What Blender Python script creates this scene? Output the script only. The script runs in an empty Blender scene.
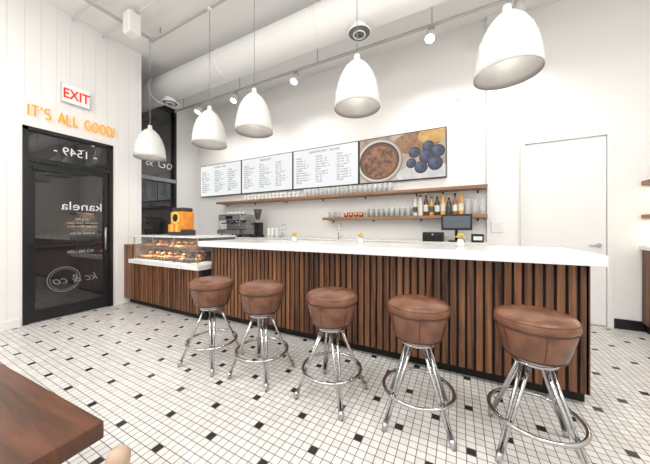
import bpy, bmesh, math, random
from mathutils import Vector, Matrix
random.seed(7)
S=bpy.context.scene
S.view_settings.view_transform='Standard'
pi=math.pi
# ---------------------------------------------------------------- materials
def mat(name,col=(.8,.8,.8),rough=.5,metal=0,emit=None,es=0,trans=0,noise=None,bump=None,ior=1.45,coat=0,alpha=1):
    m=bpy.data.materials.new(name); m.use_nodes=True
    nt=m.node_tree; b=nt.nodes['Principled BSDF']
    b.inputs['Base Color'].default_value=(*col,1); b.inputs['Roughness'].default_value=rough
    b.inputs['Metallic'].default_value=metal; b.inputs['IOR'].default_value=ior
    b.inputs['Transmission Weight'].default_value=trans
    b.inputs['Coat Weight'].default_value=coat
    b.inputs['Alpha'].default_value=alpha
    if emit: b.inputs['Emission Color'].default_value=(*emit,1); b.inputs['Emission Strength'].default_value=es
    if noise:
        sc,c2=noise
        tc=nt.nodes.new('ShaderNodeTexCoord'); n=nt.nodes.new('ShaderNodeTexNoise'); n.inputs['Scale'].default_value=sc; n.inputs['Detail'].default_value=5
        r=nt.nodes.new('ShaderNodeValToRGB'); r.color_ramp.elements[0].color=(*col,1); r.color_ramp.elements[1].color=(*c2,1)
        r.color_ramp.elements[0].position=.35; r.color_ramp.elements[1].position=.65
        nt.links.new(tc.outputs['Object'],n.inputs['Vector']); nt.links.new(n.outputs['Fac'],r.inputs['Fac']); nt.links.new(r.outputs['Color'],b.inputs['Base Color'])
    if bump:
        sc,st=bump
        tc=nt.nodes.new('ShaderNodeTexCoord'); n=nt.nodes.new('ShaderNodeTexNoise'); n.inputs['Scale'].default_value=sc; n.inputs['Detail'].default_value=4
        bp=nt.nodes.new('ShaderNodeBump'); bp.inputs['Strength'].default_value=st; bp.inputs['Distance'].default_value=.01
        nt.links.new(tc.outputs['Object'],n.inputs['Vector']); nt.links.new(n.outputs['Fac'],bp.inputs['Height']); nt.links.new(bp.outputs['Normal'],b.inputs['Normal'])
    return m
def mth(nt,op,a,b=None,c=None):
    n=nt.nodes.new('ShaderNodeMath'); n.operation=op
    for i,v in enumerate((a,b,c)):
        if v is None: continue
        if isinstance(v,(int,float)): n.inputs[i].default_value=v
        else: nt.links.new(v,n.inputs[i])
    return n.outputs[0]
def wood(name,c1,c2,stretch,pitch=None,axis=0,rough=.42,scale=1.0,p0=.3,p1=.72):
    m=bpy.data.materials.new(name); m.use_nodes=True; nt=m.node_tree; b=nt.nodes['Principled BSDF']
    tc=nt.nodes.new('ShaderNodeTexCoord'); mp=nt.nodes.new('ShaderNodeMapping'); mp.inputs['Scale'].default_value=stretch
    nt.links.new(tc.outputs['Object'],mp.inputs['Vector'])
    n=nt.nodes.new('ShaderNodeTexNoise'); n.inputs['Scale'].default_value=scale; n.inputs['Detail'].default_value=8; n.inputs['Roughness'].default_value=.65; n.inputs['Distortion'].default_value=.6
    nt.links.new(mp.outputs[0],n.inputs['Vector'])
    fac=n.outputs['Fac']
    if pitch:
        sp=nt.nodes.new('ShaderNodeSeparateXYZ'); nt.links.new(tc.outputs['Object'],sp.inputs[0])
        f=mth(nt,'FLOOR',mth(nt,'DIVIDE',sp.outputs[axis],pitch))
        w=nt.nodes.new('ShaderNodeTexWhiteNoise'); w.noise_dimensions='1D'; nt.links.new(f,w.inputs['W'])
        fac=mth(nt,'ADD',fac,mth(nt,'MULTIPLY',mth(nt,'SUBTRACT',w.outputs['Value'],.5),.2))
    r=nt.nodes.new('ShaderNodeValToRGB'); r.color_ramp.elements[0].color=(*c1,1); r.color_ramp.elements[1].color=(*c2,1)
    r.color_ramp.elements[0].position=p0; r.color_ramp.elements[1].position=p1
    nt.links.new(fac,r.inputs['Fac']); nt.links.new(r.outputs['Color'],b.inputs['Base Color'])
    b.inputs['Roughness'].default_value=rough
    return m
WALL=mat('white_paint',(.86,.855,.845),.6,bump=(60,.02))
CEIL=mat('ceiling_paint',(.88,.875,.865),.7)
DUCTM=mat('duct_white_paint',(.9,.9,.89),.5)
SHIP=mat('shiplap_paint',(.86,.855,.845),.5)
TRIM=mat('trim_white',(.85,.85,.84),.4)
BLACK=mat('black_metal',(.012,.012,.013),.35)
BLACKM=mat('black_matte',(.01,.01,.01),.7)
GLASSD=mat('dark_window_glass',(.012,.013,.016),.02,noise=(2.5,(.03,.028,.028)),ior=1.8)
CHROME=mat('chrome',(.52,.52,.53),.12,1)
STEEL=mat('brushed_steel',(.5,.5,.5),.3,1)
LEATHER=mat('brown_leather',(.12,.047,.025),.26,noise=(8,(.235,.105,.06)),bump=(90,.12))
PIPING=mat('leather_piping',(.07,.028,.018),.4)
SHADE=mat('pendant_white',(.8,.8,.78),.22,coat=.3)
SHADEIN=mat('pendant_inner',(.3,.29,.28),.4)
BULB=mat('bulb_glow',(1,1,1),.4,emit=(1,.9,.75),es=4)
SPOTG=mat('spot_glow',(1,1,1),.4,emit=(1,.97,.9),es=14)
CORD=mat('cord_grey',(.3,.3,.3),.5)
TRACKM=mat('track_grey',(.5,.5,.49),.5)
WALNUT=wood('walnut_slats',(.04,.014,.006),(.31,.13,.056),(26,26,1.3),.062,0,p0=.33,p1=.72)
SHELFW=wood('shelf_wood',(.2,.1,.05),(.4,.22,.12),(1.2,14,14))
TABLEW=wood('table_wood',(.028,.009,.004),(.14,.05,.02),(1.5,20,6),rough=.3,p0=.36,p1=.68)
CHAIRW=wood('chair_wood',(.42,.29,.21),(.58,.42,.32),(6,6,1.2),rough=.5)
GLASS=mat('clear_glass',(.85,.88,.88),.03,alpha=.34)
PANE=mat('case_glass',(.9,.93,.93),.02,alpha=.05)
PAPER=mat('paper_cup',(.8,.8,.78),.5)
NEON=mat('neon_tube',(.15,.05,.01),.5,emit=(1,.42,.03),es=1.05)
RED=mat('exit_red',(.8,.03,.02),.4,emit=(1,.04,.02),es=.4)
LETTER=mat('vinyl_white',(.75,.75,.75),.5)
SIGNW=mat('sign_white',(.8,.8,.78),.4,emit=(1,1,.95),es=.15)
SIGNF=mat('sign_frame',(.55,.55,.55),.4)
MENU=mat('menu_screen',(.02,.02,.02),.25,emit=(.95,.97,.97),es=.92)
INK=mat('menu_ink',(.05,.05,.05),.5,emit=(.12,.12,.12),es=.5)
def quartz():
    m=mat('quartz',(.8,.8,.79),.18); nt=m.node_tree; b=nt.nodes['Principled BSDF']
    tc=nt.nodes.new('ShaderNodeTexCoord'); n=nt.nodes.new('ShaderNodeTexNoise'); n.inputs['Scale'].default_value=1.3; n.inputs['Detail'].default_value=6; n.inputs['Distortion'].default_value=1.5
    nt.links.new(tc.outputs['Object'],n.inputs['Vector'])
    d=mth(nt,'ABSOLUTE',mth(nt,'SUBTRACT',n.outputs['Fac'],.5))
    r=nt.nodes.new('ShaderNodeValToRGB'); r.color_ramp.elements[0].color=(.74,.74,.74,1); r.color_ramp.elements[1].color=(.84,.84,.83,1); r.color_ramp.elements[1].position=.03
    nt.links.new(d,r.inputs['Fac']); nt.links.new(r.outputs['Color'],b.inputs['Base Color']); return m
QUARTZ=quartz()
def floor_mat():
    m=mat('mosaic_tile',(.7,.7,.68),.25); nt=m.node_tree; b=nt.nodes['Principled BSDF']
    g=nt.nodes.new('ShaderNodeNewGeometry'); sp=nt.nodes.new('ShaderNodeSeparateXYZ'); nt.links.new(g.outputs['Position'],sp.inputs[0])
    T=.049; P=8
    X=mth(nt,'DIVIDE',mth(nt,'ADD',sp.outputs[0],20),T); Y=mth(nt,'DIVIDE',mth(nt,'ADD',sp.outputs[1],20),T)
    fx=mth(nt,'FRACT',X); fy=mth(nt,'FRACT',Y); ix=mth(nt,'FLOOR',X); iy=mth(nt,'FLOOR',Y)
    ex=mth(nt,'ABSOLUTE',mth(nt,'SUBTRACT',fx,.5)); ey=mth(nt,'ABSOLUTE',mth(nt,'SUBTRACT',fy,.5))
    grout=mth(nt,'GREATER_THAN',mth(nt,'MAXIMUM',ex,ey),.453)
    def at(o):
        a=mth(nt,'COMPARE',mth(nt,'MODULO',ix,P),o,.1); c=mth(nt,'COMPARE',mth(nt,'MODULO',iy,P),o,.1); return mth(nt,'MULTIPLY',a,c)
    blk=mth(nt,'MAXIMUM',at(1),at(5))
    w=nt.nodes.new('ShaderNodeTexWhiteNoise'); w.noise_dimensions='2D'; cb=nt.nodes.new('ShaderNodeCombineXYZ'); nt.links.new(ix,cb.inputs[0]); nt.links.new(iy,cb.inputs[1]); nt.links.new(cb.outputs[0],w.inputs['Vector'])
    r=nt.nodes.new('ShaderNodeValToRGB'); r.color_ramp.elements[0].color=(.66,.645,.62,1); r.color_ramp.elements[1].color=(.79,.775,.75,1); nt.links.new(w.outputs['Value'],r.inputs['Fac'])
    m1=nt.nodes.new('ShaderNodeMix'); m1.data_type='RGBA'; nt.links.new(blk,m1.inputs[0]); nt.links.new(r.outputs['Color'],m1.inputs[6]); m1.inputs[7].default_value=(.03,.03,.032,1)
    m2=nt.nodes.new('ShaderNodeMix'); m2.data_type='RGBA'; nt.links.new(grout,m2.inputs[0]); nt.links.new(m1.outputs[2],m2.inputs[6]); m2.inputs[7].default_value=(.13,.115,.105,1)
    nt.links.new(m2.outputs[2],b.inputs['Base Color'])
    nt.links.new(mth(nt,'ADD',mth(nt,'MULTIPLY',grout,.5),.22),b.inputs['Roughness'])
    bp=nt.nodes.new('ShaderNodeBump'); bp.inputs['Strength'].default_value=.3; bp.inputs['Distance'].default_value=.002
    nt.links.new(mth(nt,'SUBTRACT',1,grout),bp.inputs['Height']); nt.links.new(bp.outputs['Normal'],b.inputs['Normal'])
    return m
FLOOR=floor_mat()
# ---------------------------------------------------------------- mesh builder
class MB:
    def __init__(s): s.v=[];s.f=[];s.mi=[];s.sm=[];s.mats=[]
    def m(s,mt):
        if mt not in s.mats: s.mats.append(mt)
        return s.mats.index(mt)
    def add(s,vs,fs,mt,smooth=False):
        o=len(s.v); s.v+= [tuple(v) for v in vs]; i=s.m(mt)
        for f in fs: s.f.append([a+o for a in f]); s.mi.append(i); s.sm.append(smooth)
    def box(s,x0,x1,y0,y1,z0,z1,mt,bev=0):
        if bev<=0:
            vs=[(x,y,z) for x in(x0,x1) for y in(y0,y1) for z in(z0,z1)]
            fs=[(0,1,3,2),(4,6,7,5),(0,4,5,1),(2,3,7,6),(0,2,6,4),(1,5,7,3)]
            s.add(vs,fs,mt)
        else:
            bm=bmesh.new(); bmesh.ops.create_cube(bm,size=1)
            for v in bm.verts: v.co=Vector(((x0+x1)/2+v.co.x*(x1-x0),(y0+y1)/2+v.co.y*(y1-y0),(z0+z1)/2+v.co.z*(z1-z0)))
            bmesh.ops.bevel(bm,geom=bm.edges[:]+bm.verts[:],offset=bev,segments=2,profile=.5,affect='EDGES')
            bm.verts.index_update(); s.add([v.co[:] for v in bm.verts],[[v.index for v in f.verts] for f in bm.faces],mt); bm.free()
    def lathe(s,prof,c,mt,seg=32,smooth=True,M=None,sx=1,sy=1):
        vs=[];fs=[];n=len(prof)
        for i in range(seg):
            a=2*pi*i/seg
            for r,z in prof:
                p=Vector((r*math.cos(a)*sx,r*math.sin(a)*sy,z))
                if M: p=M@p
                vs.append((p.x+c[0],p.y+c[1],p.z+c[2]))
        for i in range(seg):
            j=(i+1)%seg
            for k in range(n-1): fs.append((i*n+k,j*n+k,j*n+k+1,i*n+k+1))
        s.add(vs,fs,mt,smooth)
    def cyl(s,p0,p1,r,mt,seg=16,r1=None,cap=True):
        p0=Vector(p0);p1=Vector(p1); d=p1-p0; L=d.length; r1=r if r1 is None else r1
        M=d.to_track_quat('Z','Y').to_matrix()
        s.lathe([(r,0),(r1,L)],p0,mt,seg,True,M)
        if cap:
            s.lathe([(0.0001,0),(r,0)],p0,mt,seg,False,M); s.lathe([(r1,L),(0.0001,L)],p0,mt,seg,False,M)
    def torus(s,c,R,r,mt,seg=40,rs=10,M=None,arc=2*pi,start=0):
        vs=[];fs=[];full=abs(arc-2*pi)<1e-4; N=seg if full else seg+1
        for i in range(N):
            a=start+arc*i/seg
            for k in range(rs):
                b=2*pi*k/rs; p=Vector(((R+r*math.cos(b))*math.cos(a),(R+r*math.cos(b))*math.sin(a),r*math.sin(b)))
                if M: p=M@p
                vs.append((p.x+c[0],p.y+c[1],p.z+c[2]))
        for i in range(seg):
            j=(i+1)%N if full else i+1
            for k in range(rs):
                l=(k+1)%rs; fs.append((i*rs+k,j*rs+k,j*rs+l,i*rs+l))
        s.add(vs,fs,mt,True)
    def tube(s,pts,r,mt,seg=10):
        pts=[Vector(p) for p in pts]
        for a,b in zip(pts,pts[1:]): s.cyl(a,b,r,mt,seg)
        for p in pts[1:-1]: s.ball(p,r,mt,8,6)
    def ball(s,c,r,mt,seg=16,rings=10,sc=(1,1,1),M=None):
        prof=[(max(1e-4,r*math.sin(pi*k/rings)),-r*math.cos(pi*k/rings)*sc[2]) for k in range(rings+1)]
        s.lathe(prof,c,mt,seg,True,M,sc[0],sc[1])
    def obj(s,name,parent=None,loc=(0,0,0),rz=0,mods=None):
        me=bpy.data.meshes.new(name); me.from_pydata(s.v,[],s.f)
        for m_ in s.mats: me.materials.append(m_)
        me.polygons.foreach_set('material_index',s.mi); me.polygons.foreach_set('use_smooth',s.sm)
        bm=bmesh.new(); bm.from_mesh(me); bmesh.ops.remove_doubles(bm,verts=bm.verts,dist=1e-6); bmesh.ops.recalc_face_normals(bm,faces=bm.faces); bm.to_mesh(me); bm.free()
        me.update(); o=bpy.data.objects.new(name,me); S.collection.objects.link(o); o.location=loc; o.rotation_euler[2]=rz
        if parent: o.parent=parent
        return o
def empty(name,loc=(0,0,0)):
    e=bpy.data.objects.new(name,None); e.location=loc; e.empty_display_size=.1; S.collection.objects.link(e); return e
def text(name,body,loc,size,mt,facing,parent=None,ext=.001,align='CENTER',bev=0,sx=1,space=1,shear=0):
    c=bpy.data.curves.new(name,'FONT'); c.body=body; c.size=size; c.extrude=ext; c.align_x=align; c.bevel_depth=bev; c.space_line=space; c.shear=shear
    c.materials.append(mt); o=bpy.data.objects.new(name,c); o.location=loc
    o.rotation_euler=(pi/2,0,pi/2) if facing=='X' else (pi/2,0,0); o.scale=(sx,1,1)
    S.collection.objects.link(o)
    if parent: o.parent=parent
    return o
def onebox(name,*a,mt=WALL,bev=0):
    b=MB(); b.box(*a,mt,bev); return b.obj(name)
# ---------------------------------------------------------------- room shell
CZ=4.27
onebox('floor',-6.3,3.4,-3.7,4.7,-.1,0,mt=FLOOR)
onebox('ceiling',-6.3,3.4,-3.7,4.7,CZ,CZ+.1,mt=CEIL)
onebox('wall_back',-6.2,.37,4.4,4.6,0,CZ)
onebox('wall_back_pier',.37,.73,4.33,4.6,0,CZ)
b=MB(); DX0,DX1,DH=.83,1.66,2.41
b.box(.73,DX0,4.48,4.6,0,CZ,WALL); b.box(DX1,3.3,4.48,4.6,0,CZ,WALL); b.box(DX0,DX1,4.48,4.6,DH,CZ,WALL); b.obj('wall_back_service')
onebox('wall_right',3.2,3.3,-3.6,4.48,0,CZ)
onebox('wall_front',-6.2,3.3,-3.6,-3.5,0,CZ)
b=MB(); WY0,WY1,WZ0,WZ1=2.8,3.82,.9,4.06
b.box(-6.15,-6,2.5,WY0,0,CZ,WALL); b.box(-6.15,-6,WY1,4.4,0,CZ,WALL); b.box(-6.15,-6,WY0,WY1,0,WZ0,WALL); b.box(-6.15,-6,WY0,WY1,WZ1,CZ,WALL)
b.obj('wall_facade')
DY0,DY1,DZ=1.12,2.08,2.55
b=MB(); PX=-4.904
b.box(-5.05,PX,-3.5,DY0,0,CZ,SHIP); b.box(-5.05,PX,DY1,2.5,0,CZ,SHIP); b.box(-5.05,PX,DY0,DY1,DZ,CZ,SHIP)
y=-3.5
while y<2.5:
    y1=min(y+.145,2.5); a=y+.0015; c=y1-.0015
    if c<DY0 or a>DY1: b.box(PX,-4.9,a,c,0,CZ,SHIP)
    else:
        if a<DY0: b.box(PX,-4.9,a,DY0,0,DZ,SHIP)
        if c>DY1: b.box(PX,-4.9,DY1,c,0,DZ,SHIP)
        b.box(PX,-4.9,a,c,DZ,CZ,SHIP)
    y+=.145
b.obj('wall_left')
onebox('wall_vestibule',-6.15,-5.05,2.4,2.5,0,CZ,mt=SHIP)
onebox('baseboard_left',-4.9,-4.885,-3.5,1.1,0,.1,mt=TRIM)
b=MB(); b.box(DX1+.06,3.2,4.465,4.48,0,.12,BLACK); b.obj('baseboard_back')
b=MB(); b.box(3.185,3.2,-3.5,4.4,0,.12,BLACK); b.obj('baseboard_right')
b=MB(); b.box(DX0+.005,DX1-.005,4.495,4.535,.008,DH-.005,TRIM)
b.cyl((DX1-.07,4.495,1.02),(DX1-.07,4.455,1.02),.012,STEEL); b.cyl((DX1-.07,4.46,1.02),(DX1-.17,4.46,1.02),.009,STEEL)
b.cyl((DX1-.07,4.497,1.02),(DX1-.07,4.488,1.02),.028,STEEL)
b.obj('door_service')
b=MB()
for a in((DX0-.05,DX0,0,DH+.05),(DX1,DX1+.05,0,DH+.05)): b.box(a[0],a[1],4.468,4.48,a[2],a[3],TRIM)
b.box(DX0,DX1,4.468,4.48,DH,DH+.05,TRIM); b.obj('trim_service_door')
E=empty('door_entrance',(-4.9,1.6,0))
def rel(o,e=E):
    o.parent=e; o.matrix_parent_inverse=Matrix.Translation(e.location).inverted(); return o
b=MB(); X0,X1=-4.97,-4.885
b.box(X0,X1,DY0,DY0+.05,0,DZ,BLACK); b.box(X0,X1,DY1-.05,DY1,0,DZ,BLACK); b.box(X0,X1,DY0,DY1,DZ-.05,DZ,BLACK); b.box(X0,X1,DY0+.05,DY1-.05,2.1,2.16,BLACK)
rel(b.obj('frame'))
b=MB(); a0,a1=DY0+.055,DY1-.055
b.box(-4.955,-4.91,a0,a0+.06,.01,2.09,BLACK); b.box(-4.955,-4.91,a1-.06,a1,.01,2.09,BLACK); b.box(-4.955,-4.91,a0+.06,a1-.06,2.03,2.09,BLACK); b.box(-4.955,-4.91,a0+.06,a1-.06,.01,.16,BLACK)
b.box(-4.93,-4.88,a0+.02,a1-.02,.98,1.01,BLACK); b.cyl((-4.87,a1-.05,.9),(-4.87,a1-.05,1.25),.012,STEEL)
b.box(-4.91,-4.87,a0+.03,a0+.3,2.0,2.05,BLACK)
rel(b.obj('leaf'))
b=MB(); b.box(-4.94,-4.93,DY0+.05,DY1-.05,2.16,DZ-.05,GLASSD); b.box(-4.94,-4.93,a0+.06,a1-.06,.16,2.03,GLASSD); rel(b.obj('glass'))
ym=(DY0+DY1)/2
DIM=mat('vinyl_dim',(.45,.45,.45),.5); GREYV=mat('vinyl_grey',(.2,.2,.2),.5)
rel(text('number','- 1549 -',(-4.928,ym+.05,2.27),.16,LETTER,'X',sx=-.95))
rel(text('logo','kanela',(-4.928,ym+.12,1.5),.17,LETTER,'X',sx=-1.1))
rel(text('sub','breakfast club',(-4.928,ym+.15,1.45),.035,DIM,'X',sx=-1))
rel(text('hours','HOURS\nmon-fri 7am-3pm\nsat-sun 8am-4pm\n\nbrunch all day',(-4.928,ym+.12,1.35),.05,DIM,'X',sx=-1))
rel(text('phone','312.285.1206',(-4.928,ym+.1,.88),.055,DIM,'X',sx=-1))
b=MB(); R90=Matrix.Rotation(pi/2,3,'Y')
b.torus((-4.928,ym-.08,.52),.17,.006,GREYV,40,6,R90); b.torus((-4.928,ym-.08,.52),.145,.003,GREYV,40,6,R90)
rel(b.obj('logo_ring'))
rel(text('script_text','kc & co',(-4.928,ym+.06,.46),.16,GREYV,'X',sx=-1,shear=.4))
# facade window
b=MB(); X0,X1=-6.1,-5.98
b.box(X0,X1,WY0,WY0+.06,WZ0,WZ1,BLACK); b.box(X0,X1,WY1-.06,WY1,WZ0,WZ1,BLACK); b.box(X0,X1,WY0,WY1,WZ1-.07,WZ1,BLACK); b.box(X0,X1,WY0,WY1,WZ0,WZ0+.07,BLACK)
b.box(X0,X1+.02,WY0,WY1,2.3,2.38,mat('window_rail',(.3,.3,.3),.4))
b.box(-6.06,-6.05,WY0+.06,WY1-.06,WZ0+.07,WZ1-.07,GLASSD); w=b.obj('window_1')
t=text('window_lettering','Grab & Go',(-6.04,3.74,2.62),.3,LETTER,'X',align='RIGHT',shear=.25,sx=.9); t.parent=w
# ---------------------------------------------------------------- signs
e=empty('exit_sign',(-4.87,1.625,3.13))
b=MB(); b.box(-4.9,-4.855,1.47,1.78,2.995,3.265,SIGNF,.006); b.box(-4.856,-4.85,1.478,1.772,3.003,3.257,SIGNW); rel(b.obj('box'),e); rel(text('letters','EXIT',(-4.846,1.625,3.06),.19,RED,'X',sx=.74,bev=.003),e)
e=empty('neon_sign',(-4.87,1.62,2.75))
def arc(cx,cy,rx,ry,a0,a1,n=10): return [(cx+rx*math.cos(math.radians(a0+(a1-a0)*k/n)),cy+ry*math.sin(math.radians(a0+(a1-a0)*k/n))) for k in range(n+1)]
GL={'I':(.12,[[(.06,0),(.06,1)]]),'T':(.6,[[(0,1),(.6,1)],[(.3,1),(.3,0)]]),"'":(.12,[[(.08,1),(.04,.78)]]),
'S':(.56,[arc(.28,.75,.26,.25,40,270,10)+arc(.28,.25,.26,.25,90,-140,10)]),
'A':(.64,[[(0,0),(.32,1),(.64,0)],[(.12,.36),(.52,.36)]]),'L':(.48,[[(0,1),(0,0),(.46,0)]]),
'G':(.66,[arc(.34,.5,.34,.5,50,330,14)+[(.66,.45),(.4,.45)]]),'O':(.68,[arc(.34,.5,.34,.5,0,360,18)]),
'D':(.6,[[(0,0),(0,1)]+arc(.1,.5,.5,.5,90,-90,12)+[(0,0)]]),'!':(.12,[[(.06,1),(.06,.3)],[(.06,.08),(.06,0)]]),' ':(.3,[])}
b=MB(); H=.135; msg="IT'S ALL GOOD!"; gap=.24; tot=sum(GL[c][0]+gap for c in msg)-gap; W_=.93; kx=W_/tot; cur=0
for ch in msg:
    w0,st=GL[ch]
    for ln in st: b.tube([(-4.868,1.16+(cur+px)*kx,2.69+pz*H) for px,pz in ln],.0095,NEON,8)
    cur+=w0+gap
rel(b.obj('neon_letters'),e)
b=MB()
for yy in(1.17,1.62,2.07): b.cyl((-4.9,yy,2.7),(-4.872,yy,2.7),.004,CORD)
rel(b.obj('standoffs'),e)
# ---------------------------------------------------------------- bar
BF=2.38; BX0,BX1=-2.97,.80
b=MB()
b.box(BX0,BX1,BF+.025,2.9,.1,1.0,BLACKM)
b.box(BX0,BX1,BF+.09,2.85,0,.1,BLACKM)
x=BX0
while x<BX1-.03:
    b.box(x,min(x+.044,BX1),BF,BF+.03,.1,1.0,WALNUT,.002); x+=.062
b.box(BX1-.02,BX1,BF,2.9,.1,1.0,WALNUT)
b.box(BX0-.03,.82,2.2,2.95,1.0,1.07,QUARTZ,.004)
b.obj('bar_counter')
LX0=-4.89; LX1=BX0-.035; LF=2.23
b=MB()
b.box(LX0,LX1,LF+.025,2.95,.1,.68,BLACKM); b.box(LX0,LX1-.005,LF+.09,2.9,0,.1,BLACKM)
b.box(LX0,LX0+.2,LF,2.95,.1,.97,WALNUT,.003)
x=LX0+.2
while x<LX1-.03:
    b.box(x,min(x+.044,LX1),LF,LF+.03,.1,.68,WALNUT,.002); x+=.062
b.box(LX0+.2,LX1,LF-.03,2.95,.68,.745,QUARTZ,.004)
b.obj('pastry_counter')
e=empty('glass_display_case',(-3.95,2.6,.746))
b=MB(); gx0,gx1=LX0+.22,-3.1; gy0,gy1=LF+.04,2.92
b.box(gx0,gx1,gy0,gy0+.006,.746,1.1,PANE); b.box(gx0,gx0+.006,gy0+.006,gy1,.746,1.1,PANE); b.box(gx1-.006,gx1,gy0+.006,gy1,.746,1.1,PANE)
b.box(gx0+.01,gx1-.01,gy0+.1,gy1-.02,.915,.923,PANE)
b.box(gx0,gx1,gy1-.02,gy1,.746,1.1,BLACK)
b.box(gx0-.01,gx1+.01,gy0-.01,gy1+.01,1.1,1.125,QUARTZ,.003)
for xx in (gx0+.003,gx0+.52,gx0+1.04,gx1-.011): b.box(xx,xx+.01,gy0-.003,gy0+.01,.746,1.1,STEEL)
b.box(gx0,gx1,gy0+.09,gy0+.1,.91,.925,STEEL)
rel(b.obj('case'),e)
for yy,zz in((gy0+.05,1.09),(gy0+.12,.905)):  # fill lights added to brighten the dark case interior
    l=bpy.data.lights.new('case_strip','AREA'); l.shape='RECTANGLE'; l.size=1.4; l.size_y=.03; l.energy=3.5; l.color=(1,.9,.75)
    lo=bpy.data.objects.new('case_light',l); lo.location=((gx0+gx1)/2,yy,zz); lo.rotation_euler=(.4,0,0); S.collection.objects.link(lo); rel(lo,e)
PAST=[mat('pastry_gold',(.4,.15,.035),.5,noise=(30,(.55,.25,.08))),mat('pastry_brown',(.16,.06,.025),.5,noise=(30,(.28,.1,.04))),mat('pastry_pale',(.6,.34,.14),.6),mat('pastry_choc',(.04,.015,.01),.35)]
TRAY=mat('tray_dark',(.05,.045,.04),.5)
b=MB(); q=0
for z,y0,y1 in((.748,gy0+.04,gy1-.05),(.925,gy0+.11,gy1-.06)):
    xx=gx0+.03
    while xx<gx1-.33:
        b.box(xx,xx+.32,y0,y1,z,z+.012,TRAY,.003)
        kind='dcr'[q%3]; mt0=PAST[(0,2,1,3,0,1,2,0)[q%8]]; q+=1
        for i in range(3):
            for j in range(5):
                mt=mt0 if (i+j)%3 else PAST[0]
                cx=xx+.06+i*.1; cy=y0+.055+j*(y1-y0-.1)/4
                if kind=='d': b.torus((cx,cy,z+.032),.03,.02,mt,14,8)
                elif kind=='c': b.torus((cx,cy-.02,z+.034),.03,.023,mt,10,8,arc=pi)
                else: b.ball((cx,cy,z+.045),.044,mt,12,8,(1,1,.75))
                if j>0 and i%2==0: b.ball((cx+.02,cy,z+.085),.038,mt,12,8,(1,1,.6))
        xx+=.335
b.obj('assorted_pastries')
OR=mat('orange_card',(.75,.22,.03),.5,noise=(12,(.85,.36,.05))); YE=mat('yellow_card',(.9,.6,.12),.5)
b=MB(); cx,cy=-3.93,2.6
b.box(cx-.17,cx+.17,cy-.12,cy+.12,1.126,1.21,TRAY,.008); b.box(cx-.15,cx+.15,cy-.1,cy+.11,1.21,1.5,OR,.02)
b.lathe([(.0001,0),(.1,0),(.1,.012),(.0001,.012)],(cx,cy-.1,1.4),YE,24,False,Matrix.Rotation(pi/2,3,'X'))
b.lathe([(.0001,0),(.06,0),(.06,.005),(.0001,.005)],(cx,cy-.112,1.4),BLACKM,24,False,Matrix.Rotation(pi/2,3,'X'))
b.box(cx-.13,cx+.13,cy-.09,cy+.1,1.5,1.56,TRAY,.015)
for i in range(5): b.box(cx-.15+i*.062,cx-.1+i*.062,cy-.135,cy-.1,1.18,1.3,YE if i%2 else OR,.006)
b.obj('snack_display_box')
# ---------------------------------------------------------------- back counter
b=MB(); kx0,kx1=-5.9,.36
b.box(kx0,kx1,3.86,4.395,.1,1.0,TRIM); b.box(kx0,kx1,3.92,4.38,0,.1,BLACKM)
n=9; wd=(kx1-kx0)/n
for i in range(n):
    b.box(kx0+i*wd+.006,kx0+(i+1)*wd-.006,3.84,3.86,.12,.97,BLACK if i in(3,4) else TRIM,.002)
    b.cyl((kx0+i*wd+.2,3.82,.9),(kx0+(i+1)*wd-.2,3.82,.9),.006,STEEL)
b.box(kx0,kx1,3.8,4.395,1.0,1.05,QUARTZ,.004); b.obj('back_counter')
def shelf(name,x0,x1,y0,y1,z,t=.045):
    b=MB(); b.box(x0,x1,y0,y1,z-t,z,SHELFW,.003)
    k=int((x1-x0)/1.0)+1
    for i in range(k+1):
        xx=x0+.1+(x1-x0-.2)*i/k; b.box(xx-.012,xx+.012,y1-.1,y1,z-t-.006,z-t,BLACK); b.box(xx-.012,xx+.012,y1-.006,y1,z-t-.04,z-t,BLACK)
    return b.obj(name)
Z1,Z2=1.84,1.43
shelf('glassware_shelf',-5.0,.36,4.13,4.397,Z1); shelf('bottle_shelf',-2.2,.36,4.13,4.397,Z2)
shelf('display_shelf',1.95,3.18,4.18,4.477,1.8); shelf('display_shelf',1.95,3.18,4.18,4.477,1.4)
b=MB(); b.box(1.95,3.18,4.02,4.46,.1,.98,WALNUT,.003); b.box(1.98,3.18,4.06,4.46,0,.1,BLACKM); b.box(1.93,3.183,3.99,4.464,.98,1.03,QUARTZ,.004)
for i in range(3):
    x0=1.96+i*.405; b.box(x0+.005,x0+.395,4.0,4.02,.12,.96,WALNUT,.002); b.cyl((x0+.35,3.985,.7),(x0+.35,3.985,.85),.006,STEEL)
b.obj('side_cabinet')
def glass(b,x,y,z,h,r,mt=GLASS):
    b.lathe([(.0001,0),(r*.8,0),(r,h),(r-.003,h),(r*.8-.003,.005),(.0001,.005)],(x,y,z),mt,14)
b=MB(); x=-2.6
while x<-.95:
    for yy in(4.2,4.3): glass(b,x,yy,Z1,.14,.036)
    x+=.085
b.obj('drinking_glasses')
b=MB(); x=-4.2
while x<-2.75:
    for k in range(2): glass(b,x,4.25,Z1+k*.055,.06,.04,PAPER)
    x+=.1
b.obj('stacked_cups')
b=MB(); x=-2.1
COP=mat('copper',(.75,.33,.18),.25,1)
while x<-1.86: glass(b,x,4.25,Z2,.1,.035); x+=.085
b.obj('small_tumblers')
b=MB(); x=-1.38
while x<-.65: glass(b,x,4.28,Z2,.14,.036); glass(b,x,4.2,Z2,.14,.036); x+=.085
b.obj('highball_glasses')
b=MB()
for i in range(4):
    glass(b,-1.78+i*.095,4.25,Z2,.085,.04,COP); b.torus((-1.78+i*.095,4.205,Z2+.045),.02,.004,COP,12,6,Matrix.Rotation(pi/2,3,'Y'))
b.obj('copper_mugs')
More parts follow.
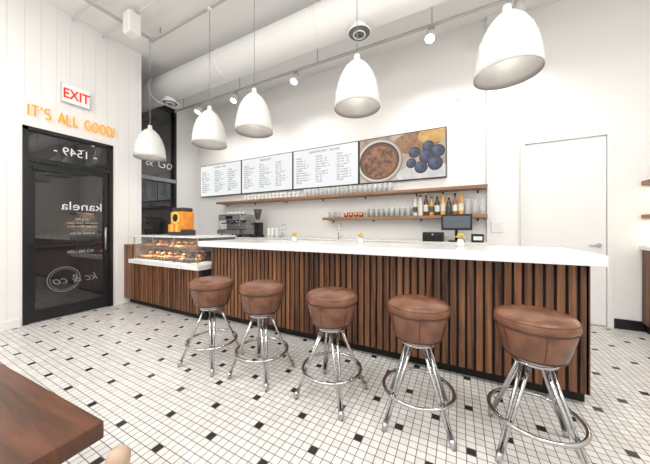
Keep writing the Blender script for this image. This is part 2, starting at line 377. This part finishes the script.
cols=[(.75,.75,.72),(.8,.78,.7),(.08,.03,.015),(.75,.38,.05),(.02,.02,.02),(.8,.45,.08),(.05,.03,.02),(.3,.1,.03),(.7,.35,.05)]
b=MB(); LAB=mat('bottle_label',(.8,.76,.65),.6); LAB2=mat('bottle_label_dark',(.08,.1,.12),.6)
for i,c in enumerate(cols):
    m_=mat('bottle_%d'%i,c,.1,coat=.5); x=-.6+i*.08; h=.29+.03*(i%3)
    b.lathe([(.0001,0),(.034,0),(.035,.01),(.035,h*.6),(.014,h*.76),(.012,h*.97),(.0001,h*.97)],(x,4.24,Z2),m_,16)
    b.lathe([(.0356,h*.18),(.0356,h*.48)],(x,4.24,Z2),LAB if i%3 else LAB2,16)
    b.cyl((x,4.24,Z2+h*.92),(x,4.24,Z2+h),.015,BLACKM if i%2 else YE,12)
b.obj('liquor_bottles')
b=MB()
for i in range(3):
    x=.13+i*.088; b.lathe([(.0001,0),(.038,0),(.042,.1),(.033,.19),(.04,.22),(.037,.22),(.03,.19),(.038,.1),(.035,.005),(.0001,.005)],(x,4.25,Z2),GLASS,18)
b.obj('glass_pitchers')
KZ=1.05
b=MB(); cx=-4.32; cy=4.1
for sx in(-.27,.27):
    for sy in(-.15,.15): b.cyl((cx+sx,cy+sy,KZ),(cx+sx,cy+sy,KZ+.06),.02,BLACKM)
b.box(cx-.32,cx+.32,cy-.24,cy+.22,KZ+.06,KZ+.15,STEEL,.01); b.box(cx-.3,cx+.3,cy-.22,cy-.02,KZ+.15,KZ+.16,BLACKM)
b.box(cx-.3,cx+.3,cy,cy+.2,KZ+.15,KZ+.36,STEEL,.01); b.box(cx-.33,cx+.33,cy-.2,cy+.22,KZ+.35,KZ+.48,CHROME,.02)
for sx in(-.14,.14):
    b.cyl((cx+sx,cy-.1,KZ+.35),(cx+sx,cy-.1,KZ+.29),.035,CHROME); b.cyl((cx+sx,cy-.13,KZ+.3),(cx+sx,cy-.27,KZ+.29),.012,BLACKM)
for sx in(-.3,.3): b.tube([(cx+sx,cy-.17,KZ+.38),(cx+sx,cy-.21,KZ+.3),(cx+sx,cy-.19,KZ+.18)],.006,CHROME)
for i in range(5):
    glass(b,cx-.24+i*.11,cy,KZ+.48,.06,.035,PAPER)
b.box(cx-.1,cx+.1,cy-.205,cy-.2,KZ+.38,KZ+.45,BLACK)
b.obj('espresso_machine')
b=MB(); cx=-3.72
b.box(cx-.09,cx+.09,cy-.14,cy+.12,KZ,KZ+.05,BLACK,.01); b.box(cx-.07,cx+.07,cy-.02,cy+.12,KZ+.05,KZ+.34,BLACK,.02)
b.box(cx-.075,cx+.075,cy-.1,cy+.12,KZ+.3,KZ+.36,STEEL,.01); b.lathe([(.03,0),(.05,.03),(.085,.2),(.085,.21),(.08,.21),(.045,.03),(.027,0)],(cx,cy+.02,KZ+.36),mat('hopper',(.12,.08,.06),.1,coat=.5),20)
b.lathe([(.0001,.225),(.085,.22),(.088,.21)],(cx,cy+.02,KZ+.36),BLACK,20); b.cyl((cx,cy-.08,KZ+.28),(cx,cy-.17,KZ+.27),.012,BLACK)
b.obj('coffee_grinder')
b=MB()
for i in range(3): 
    for k in range(3): glass(b,-3.45+i*.1,4.15,KZ+k*.05,.09,.035,PAPER)
b.obj('paper_cups')
b=MB(); SCR=mat('pos_screen',(.03,.03,.035),.15,emit=(.3,.38,.42),es=.3)
cx,cy=-.02,3.98
b.box(cx-.1,cx+.1,cy-.08,cy+.12,KZ,KZ+.02,BLACK,.005); b.cyl((cx,cy+.05,KZ+.02),(cx,cy+.02,KZ+.24),.02,BLACK)
b.box(cx-.19,cx+.19,cy-.02,cy+.01,KZ+.16,KZ+.38,BLACK,.006); b.box(cx-.165,cx+.165,cy-.024,cy-.02,KZ+.19,KZ+.355,SCR)
b.obj('pos_terminal')
b=MB(); b.box(-.45,-.18,3.88,4.2,KZ,KZ+.13,BLACK,.01); b.box(-.43,-.2,3.875,3.88,KZ+.02,KZ+.09,BLACKM); b.cyl((-.315,3.87,KZ+.1),(-.315,3.876,KZ+.1),.012,STEEL)
b.obj('cash_drawer')
b=MB()
b.box(.16,.3,3.9,4.08,KZ,KZ+.11,BLACK,.01); b.box(.18,.28,3.895,3.9,KZ+.03,KZ+.08,PAPER)
b.obj('receipt_printer')
YF=mat('yellow_petal',(.9,.6,.03),.6); GR=mat('leaf_green',(.08,.2,.04),.6)
def flowers(x,y):
    b=MB(); b.lathe([(.0001,0),(.026,0),(.032,.03),(.024,.06),(.026,.068),(.021,.068),(.018,.06),(.0001,.055)],(0,0,0),PAPER,18)
    for i in range(6):
        a=i*1.05; r=.02+.006*(i%2); p=(r*math.cos(a),r*math.sin(a),.09+.012*(i%3)); b.cyl((0,0,.05),p,.0015,GR,6)
        b.ball(p,.008,OR,8,6)
        for k in range(6):
            q=k*pi/3; b.ball((p[0]+.011*math.cos(q),p[1]+.011*math.sin(q),p[2]),.008,YF,8,5,(1,1,.5))
    b.ball((.02,-.01,.07),.012,GR,8,6,(1.4,.6,.3)); b.obj('flower_vase',loc=(x,y,1.07))
flowers(-1.78,2.62); flowers(-.92,2.6); flowers(.02,2.62)
def faucet(x):
    b=MB(); b.cyl((0,0,0),(0,0,.012),.025,CHROME); pts=[(0,0,.01),(0,0,.2)]
    for k in range(1,9): a=pi*k/8; pts.append((0,.06-.06*math.cos(a),.2+.06*math.sin(a)))
    pts.append((0,.12,.15)); b.tube(pts,.009,CHROME); b.cyl((.03,0,.04),(.08,0,.07),.006,CHROME); b.cyl((0,0,.03),(.035,0,.04),.009,CHROME)
    b.obj('bar_faucet',loc=(x,3.86,KZ))
faucet(-2.9); faucet(-1.75)
b=MB(); b.box(.42,.56,4.31,4.33,1.18,1.33,TRIM,.004); b.box(.45,.53,4.305,4.31,1.21,1.3,PAPER); b.obj('light_switch_plate')
# ---------------------------------------------------------------- menu boards
mx0=-5.83; pw=1.42; mz0,mz1=2.02,2.80; MY=4.397
for i in range(3):
    e=empty('menu_board',(mx0+(i+.5)*pw,4.37,(mz0+mz1)/2))
    b=MB(); x0=mx0+i*pw+.004; x1=x0+pw-.008
    b.box(x0,x1,4.345,MY,mz0,mz1,BLACK,.004); b.box(x0+.015,x1-.015,4.342,4.345,mz0+.015,mz1-.015,MENU); rel(b.obj('screen'),e)
    rel(text('title',['COFFEE + TEA','BREAKFAST','SANDWICHES + SALADS'][i],(x0+pw/2,4.34,mz1-.1),.06,INK,'Y'),e)
    random.seed(i)
    for c in range(3):
        lines=[]
        for r in range(11):
            if r%5==0: lines.append(random.choice(['HOUSE','SPECIAL','CLASSIC','FRESH']))
            else: lines.append(random.choice(['latte  4.5','cold brew  4','avocado toast  9','eggs + greens  11','granola bowl  8','chicken pesto  12','club melt  12.5','drip coffee  3','fruit + yogurt  7','almond croissant  4']))
        rel(text('column_%d'%c,'\n'.join(lines),(x0+.08+c*.45,4.34,mz1-.19),.042,INK,'Y',align='LEFT',space=1.15),e)
e=empty('photo_screen',(mx0+3.5*pw,4.37,(mz0+mz1)/2)); x0=mx0+3*pw+.004; x1=x0+pw-.008
def em(n,c,s=.8,nz=None):
    m_=mat(n,(.02,.02,.02),.4,emit=c,es=s)
    if nz:
        nt=m_.node_tree; bs=nt.nodes['Principled BSDF']; tc=nt.nodes.new('ShaderNodeTexCoord'); nn=nt.nodes.new('ShaderNodeTexNoise'); nn.inputs['Scale'].default_value=nz[0]; nn.inputs['Detail'].default_value=6
        r=nt.nodes.new('ShaderNodeValToRGB'); r.color_ramp.elements[0].color=(*c,1); r.color_ramp.elements[1].color=(*nz[1],1); r.color_ramp.elements[0].position=.35; r.color_ramp.elements[1].position=.65
        nt.links.new(tc.outputs['Object'],nn.inputs['Vector']); nt.links.new(nn.outputs['Fac'],r.inputs['Fac']); nt.links.new(r.outputs['Color'],bs.inputs['Emission Color'])
    return m_
b=MB(); b.box(x0,x1,4.345,MY,mz0,mz1,BLACK,.004)
b.box(x0+.015,x1-.015,4.342,4.345,mz0+.015,mz1-.015,em('img_bg',(.38,.23,.14),.8,(4,(.72,.6,.48)))); 
lay=[0]
def disc(cx,cz,r,m_,sz=1):
    lay[0]+=1; yy=4.3415-.00025*lay[0]; N=40; vs=[]
    for k in range(N):
        a=2*pi*k/N; vs.append((min(max(cx+r*math.cos(a),x0+.015),x1-.015),yy,min(max(cz+r*sz*math.sin(a),mz0+.015),mz1-.015)))
    b.add(vs,[list(range(N))],m_)
def ramp(name,c0,c1,n): return [em('%s_%d'%(name,k),tuple(c0[j]+(c1[j]-c0[j])*k/(n-1) for j in range(3))) for k in range(n)]
zc=(mz0+mz1)/2
disc(x1-.45,mz1-.18,.36,em('img_wood',(.28,.12,.04),.8,(14,(.5,.26,.11))),.5)
disc(x1-.2,mz1-.1,.22,em('img_citrus',(.75,.33,.05),.8,(12,(.9,.6,.2))),.55)
disc(x1-.3,mz0+.09,.46,em('img_cloth',(.72,.7,.68),.8,(8,(.9,.88,.86))),.34)
for k,m_ in enumerate(ramp('img_mug',(.3,.22,.17),(.85,.76,.68),5)): disc(x0+.36-.004*k,zc-.03+.004*k,.40-.008*k,m_,.95)
for k,m_ in enumerate(ramp('img_brew',(.07,.02,.01),(.25,.1,.045),4)): disc(x0+.36,zc-.02-.006*k,.345-.014*k,m_,.93)
disc(x0+.36,zc-.035,.29,em('img_coffee',(.09,.03,.012),.9,(16,(.42,.18,.08))),.9)
BR=ramp('img_berry',(.008,.012,.04),(.1,.14,.3),5); BC=em('img_berry_crown',(.012,.016,.05))
for (dx,dz,r) in((-.5,-.1,.08),(-.45,.07,.09),(-.24,.14,.09),(-.1,.05,.1),(-.27,-.02,.11),(-.35,-.18,.1),(-.14,-.14,.11)):
    for k in range(5): disc(x1+dx-.02-.12*r*k,zc+dz-.02+.12*r*k,r*(1-.2*k),BR[k])
    disc(x1+dx-.02+.25*r,zc+dz-.02+.05*r,r*.25,BC)
rel(b.obj('screen'),e)
# ---------------------------------------------------------------- stools
def stool(x,y,rz):
    b=MB(); k0=.97
    b.lathe([(r*k0,z) for r,z in [(.0001,.53),(.115,.53),(.14,.536),(.153,.55),(.167,.595),(.179,.64),(.187,.672),(.188,.696)]],(0,0,0),LEATHER,48)
    b.lathe([(r*k0,z) for r,z in [(.19,.7),(.198,.708),(.2,.724),(.197,.74),(.187,.753),(.168,.764),(.14,.772),(.1,.777),(.05,.779),(.0001,.78)]],(0,0,0),LEATHER,48)
    b.torus((0,0,.698),.191*k0,.0055,PIPING,48,8); b.torus((0,0,.539),.146*k0,.0045,PIPING,48,8)
    b.torus((0,0,.7435),.1945*k0,.0022,PIPING,48,6)
    for k in range(6):
        a=2*pi*k/6+.6
        pts=[(r*k0*math.cos(a),r*k0*math.sin(a),z) for r,z in((.1535,.55),(.1675,.595),(.1795,.64),(.1875,.672),(.189,.696))]
        b.tube(pts,.0017,PIPING,6)
    b.cyl((0,0,.505),(0,0,.53),.105,STEEL,32)
    for k in range(4):
        a=pi/4+k*pi/2; c,s_=math.cos(a),math.sin(a)
        for d in(-.013,.013):
            ox,oy=-s_*d,c*d
            b.cyl((.06*c+ox*1.6,.06*s_+oy*1.6,.51),(.262*c+ox*.6,.262*s_+oy*.6,.03),.0095,CHROME,12)
        b.cyl((.256*c,.256*s_,.05),(.272*c,.272*s_,0),.018,STEEL,14,r1=.014)
    b.torus((0,0,.2),.215,.0115,CHROME,56,10)
    b.torus((0,0,.505),.1,.01,CHROME,36,8)
    b.obj('bar_stool',loc=(x,y,0),rz=rz)
for i,(xx,yy) in enumerate(((-2.04,1.645),(-1.495,1.71),(-.84,1.73),(-.235,1.77),(.38,1.82))): stool(xx,yy,(.1,.05,-.1,.12,.0)[i])
# ---------------------------------------------------------------- table + chair
b=MB(); b.box(-1.3,0,-.85,0,.705,.75,TABLEW,.004)
for tx in(-1.0,-.45):
    b.cyl((tx,-.42,.02),(tx,-.42,.69),.035,BLACK); b.box(tx-.25,tx+.25,-.46,-.38,.69,.705,BLACK); b.box(tx-.28,tx+.28,-.45,-.39,0,.025,BLACK,.004); b.box(tx-.03,tx+.03,-.7,-.14,0,.025,BLACK,.004)
b.obj('dining_table',loc=(-.80,.322,0),rz=math.radians(3))
b=MB()
b.box(-.16,.22,-.21,.21,.43,.455,CHAIRW,.01)
for sx,sy in((-.13,-.18),(-.13,.18)): b.cyl((sx,sy,.43),(sx*1.1,sy*1.1,0),.016,CHAIRW,r1=.013)
for sy in(-.19,.19):
    b.tube([(.24,sy*1.1,0),(.2,sy,.44),(.235,sy,.82)],.018,CHAIRW); b.ball((.235,sy,.82),.019,CHAIRW)
for z in(.6,.7,.8): 
    pts=[(.2+.035*(z-.44)/.4+.03*math.sin(pi*k/8),-.19+.38*k/8,z) for k in range(9)]; b.tube(pts,.013,CHAIRW)
b.obj('dining_chair',loc=(-.785,.052,0))
# ---------------------------------------------------------------- pendants
def pendant(x,y,zr):
    e=empty('pendant_lamp',(x,y,zr))
    b=MB(); h=.93
    out=[(.215,0),(.214,.05),(.206,.14),(.19,.23),(.162,.32),(.122,.4),(.078,.455),(.045,.48),(.03,.5),(.03,.54),(.022,.55),(.0001,.55)]
    b.lathe([(r,z*h) for r,z in out],(0,0,0),SHADE,48)
    b.lathe([(r,z*h) for r,z in [(.215,0),(.211,0),(.21,.05),(.202,.14),(.186,.23),(.158,.32),(.118,.395),(.074,.445),(.0001,.455)]],(0,0,0),SHADEIN,48)
    b.cyl((0,0,.42),(0,0,.36),.025,STEEL); b.ball((0,0,.32),.045,BULB)
    b.cyl((0,0,.51),(0,0,4.13-zr),.004,CORD,8); b.cyl((0,0,4.1-zr),(0,0,4.13-zr),.03,TRIM)
    o=b.obj('shade'); o.parent=e
    l=bpy.data.lights.new('pendant_light','POINT'); l.energy=3; l.shadow_soft_size=.05; l.color=(1,.95,.87)
    lo=bpy.data.objects.new('light',l); lo.location=(0,0,.22); S.collection.objects.link(lo); lo.parent=e
PY=2.3
for xx in(.32,-.85,-2.13,-2.9,-4.27): pendant(xx,PY,2.37 if xx>-2.5 else 2.33)
b=MB(); b.box(-4.3,1.4,PY-.018,PY+.018,4.13,4.16,TRACKM); b.box(-4.22,-4.18,.3,PY-.018,4.13,4.16,TRACKM)
for xx in(-4,-2.6,-1.2,.2): b.cyl((xx,PY,4.16),(xx,PY,CZ),.006,CORD)
b.cyl((-4.2,.8,4.16),(-4.2,.8,CZ),.006,CORD); b.obj('pendant_track')
b=MB(); TY=3.6; TZ=3.86
b.box(-5.7,1.3,TY-.017,TY+.017,TZ,TZ+.03,TRACKM)
for xx in(-5.4,-3.7,-2,-.3,1.1): b.cyl((xx,TY,TZ+.03),(xx,TY,CZ),.005,CORD)
HEAD=mat('spot_housing',(.6,.6,.59),.4)
for xx in (-4.84,-3.8,-2.41,-.31,.62):
    b.cyl((xx,TY,TZ),(xx,TY,TZ-.07),.012,TRIM)
    d=Vector((-.1,-.45,-1)).normalized() if xx<.5 else Vector((0,.4,-1)).normalized(); p=Vector((xx,TY,TZ-.07))
    b.cyl(p-d*.04,p+d*.13,.05,HEAD,24,r1=.062); b.cyl(p+d*.131,p+d*.133,.055,SPOTG,24)
    l=bpy.data.lights.new('spot','SPOT'); l.energy=44; l.spot_size=2.3; l.spot_blend=.8; l.shadow_soft_size=.05; l.color=(1,.96,.91)
    d2=Vector((0,.3,-1)).normalized()
    lo=bpy.data.objects.new('track_spot_light',l); lo.location=p+d*.16; lo.rotation_euler=d2.to_track_quat('-Z','Y').to_euler(); S.collection.objects.link(lo)
b.obj('track_lighting')
b=MB(); DY,DZc,DR=3.0,3.93,.23
b.cyl((-5.98,DY,DZc),(3.18,DY,DZc),DR,DUCTM,48)
for xx in(-5.2,-3.4,-1.6,.2,2): b.torus((xx,DY,DZc),DR+.002,.006,DUCTM,48,8,Matrix.Rotation(pi/2,3,'Y'))
VG=mat('vent_grey',(.2,.2,.2),.5)
for xx in(-4.9,-1.08):
    b.cyl((xx,DY,DZc-DR+.02),(xx,DY,DZc-DR-.06),.1,DUCTM,32)
    for k,r in enumerate((.14,.105,.07,.035)): b.torus((xx,DY,DZc-DR-.065-.008*k),r,.01,DUCTM if k%2==0 else VG,32,8)
    b.cyl((xx,DY,DZc-DR-.06),(xx,DY,DZc-DR-.062),.13,VG,32)
b.obj('ceiling_duct')
b=MB(); 
for yy,zz in((1.95,4.2),(1.6,4.22)): b.cyl((-4.9,yy,zz),(2.8,yy,zz),.012,TRIM)
b.obj('ceiling_conduit')
b=MB(); b.cyl((-3.95,1.9,4.12),(-3.95,1.9,CZ),.01,TRIM); b.box(-4.03,-3.87,1.82,1.98,3.87,4.16,TRIM,.02); b.box(-4.01,-3.89,1.815,1.82,3.9,4.13,PAPER); b.obj('ceiling_speaker')
b=MB(); b.cyl((-0,4.4,3.2),(0,4.36,3.2),.03,TRIM); b.obj('motion_sensor')
def fill_panel(x,y,w,e):  # added overhead fill light, out of view, with an invented frame around it
    b=MB(); t=.03
    b.box(x-w/2-t,x+w/2+t,y-w/2-t,y-w/2,4.2,CZ,TRIM); b.box(x-w/2-t,x+w/2+t,y+w/2,y+w/2+t,4.2,CZ,TRIM); b.box(x-w/2-t,x-w/2,y-w/2,y+w/2,4.2,CZ,TRIM); b.box(x+w/2,x+w/2+t,y-w/2,y+w/2,4.2,CZ,TRIM)
    o=b.obj('ceiling_panel_light')
    l=bpy.data.lights.new('fill_panel','AREA'); l.size=w-.02; l.energy=e; l.color=(1,.98,.95)
    lo=bpy.data.objects.new('light',l); lo.location=(x,y,4.21); S.collection.objects.link(lo); lo.parent=o
for x,y in((-3.3,-.4),(-1.2,.2),(1.4,.6),(-2.2,-2.2),(.6,-1.8)): fill_panel(x,y,1.2,40)
for gx,gy in((-2.9,-1.3),(-.6,-1.1),(1.9,1.3)):  # unseen fill lamps added to brighten ceiling and walls
    e=empty('fill_globe',(gx,gy,3.0))
    b=MB(); b.cyl((0,0,.17),(0,0,CZ-3.0),.006,CORD,8); b.lathe([(.0001,.19),(.05,.19),(.06,.165),(.06,.155)],(0,0,0),STEEL,24); o=b.obj('stem'); o.parent=e
    l=bpy.data.lights.new('fill_globe_light','POINT'); l.energy=50; l.shadow_soft_size=.15; l.color=(1,.965,.92)
    lo=bpy.data.objects.new('fill_globe_light',l); S.collection.objects.link(lo); lo.parent=e
for zz in(1.8,1.4):
    l=bpy.data.lights.new('strip','AREA'); l.shape='RECTANGLE'; l.size=1.1; l.size_y=.03; l.energy=4; l.color=(1,.75,.45)
    lo=bpy.data.objects.new('shelf_strip_light',l); lo.location=(2.56,4.4,zz-.06); S.collection.objects.link(lo)
W=bpy.data.worlds.new('World'); S.world=W; W.use_nodes=True; W.node_tree.nodes['Background'].inputs[0].default_value=(.5,.55,.65,1); W.node_tree.nodes['Background'].inputs[1].default_value=.3
# ---------------------------------------------------------------- camera
c=bpy.data.cameras.new('Camera'); c.sensor_width=36; c.lens=256.6/650*36; c.shift_y=-4/650; c.clip_start=.02
co=bpy.data.objects.new('Camera',c); co.location=(0,0,1.24); co.rotation_euler=(pi/2,0,math.radians(27.4)); S.collection.objects.link(co); S.camera=co
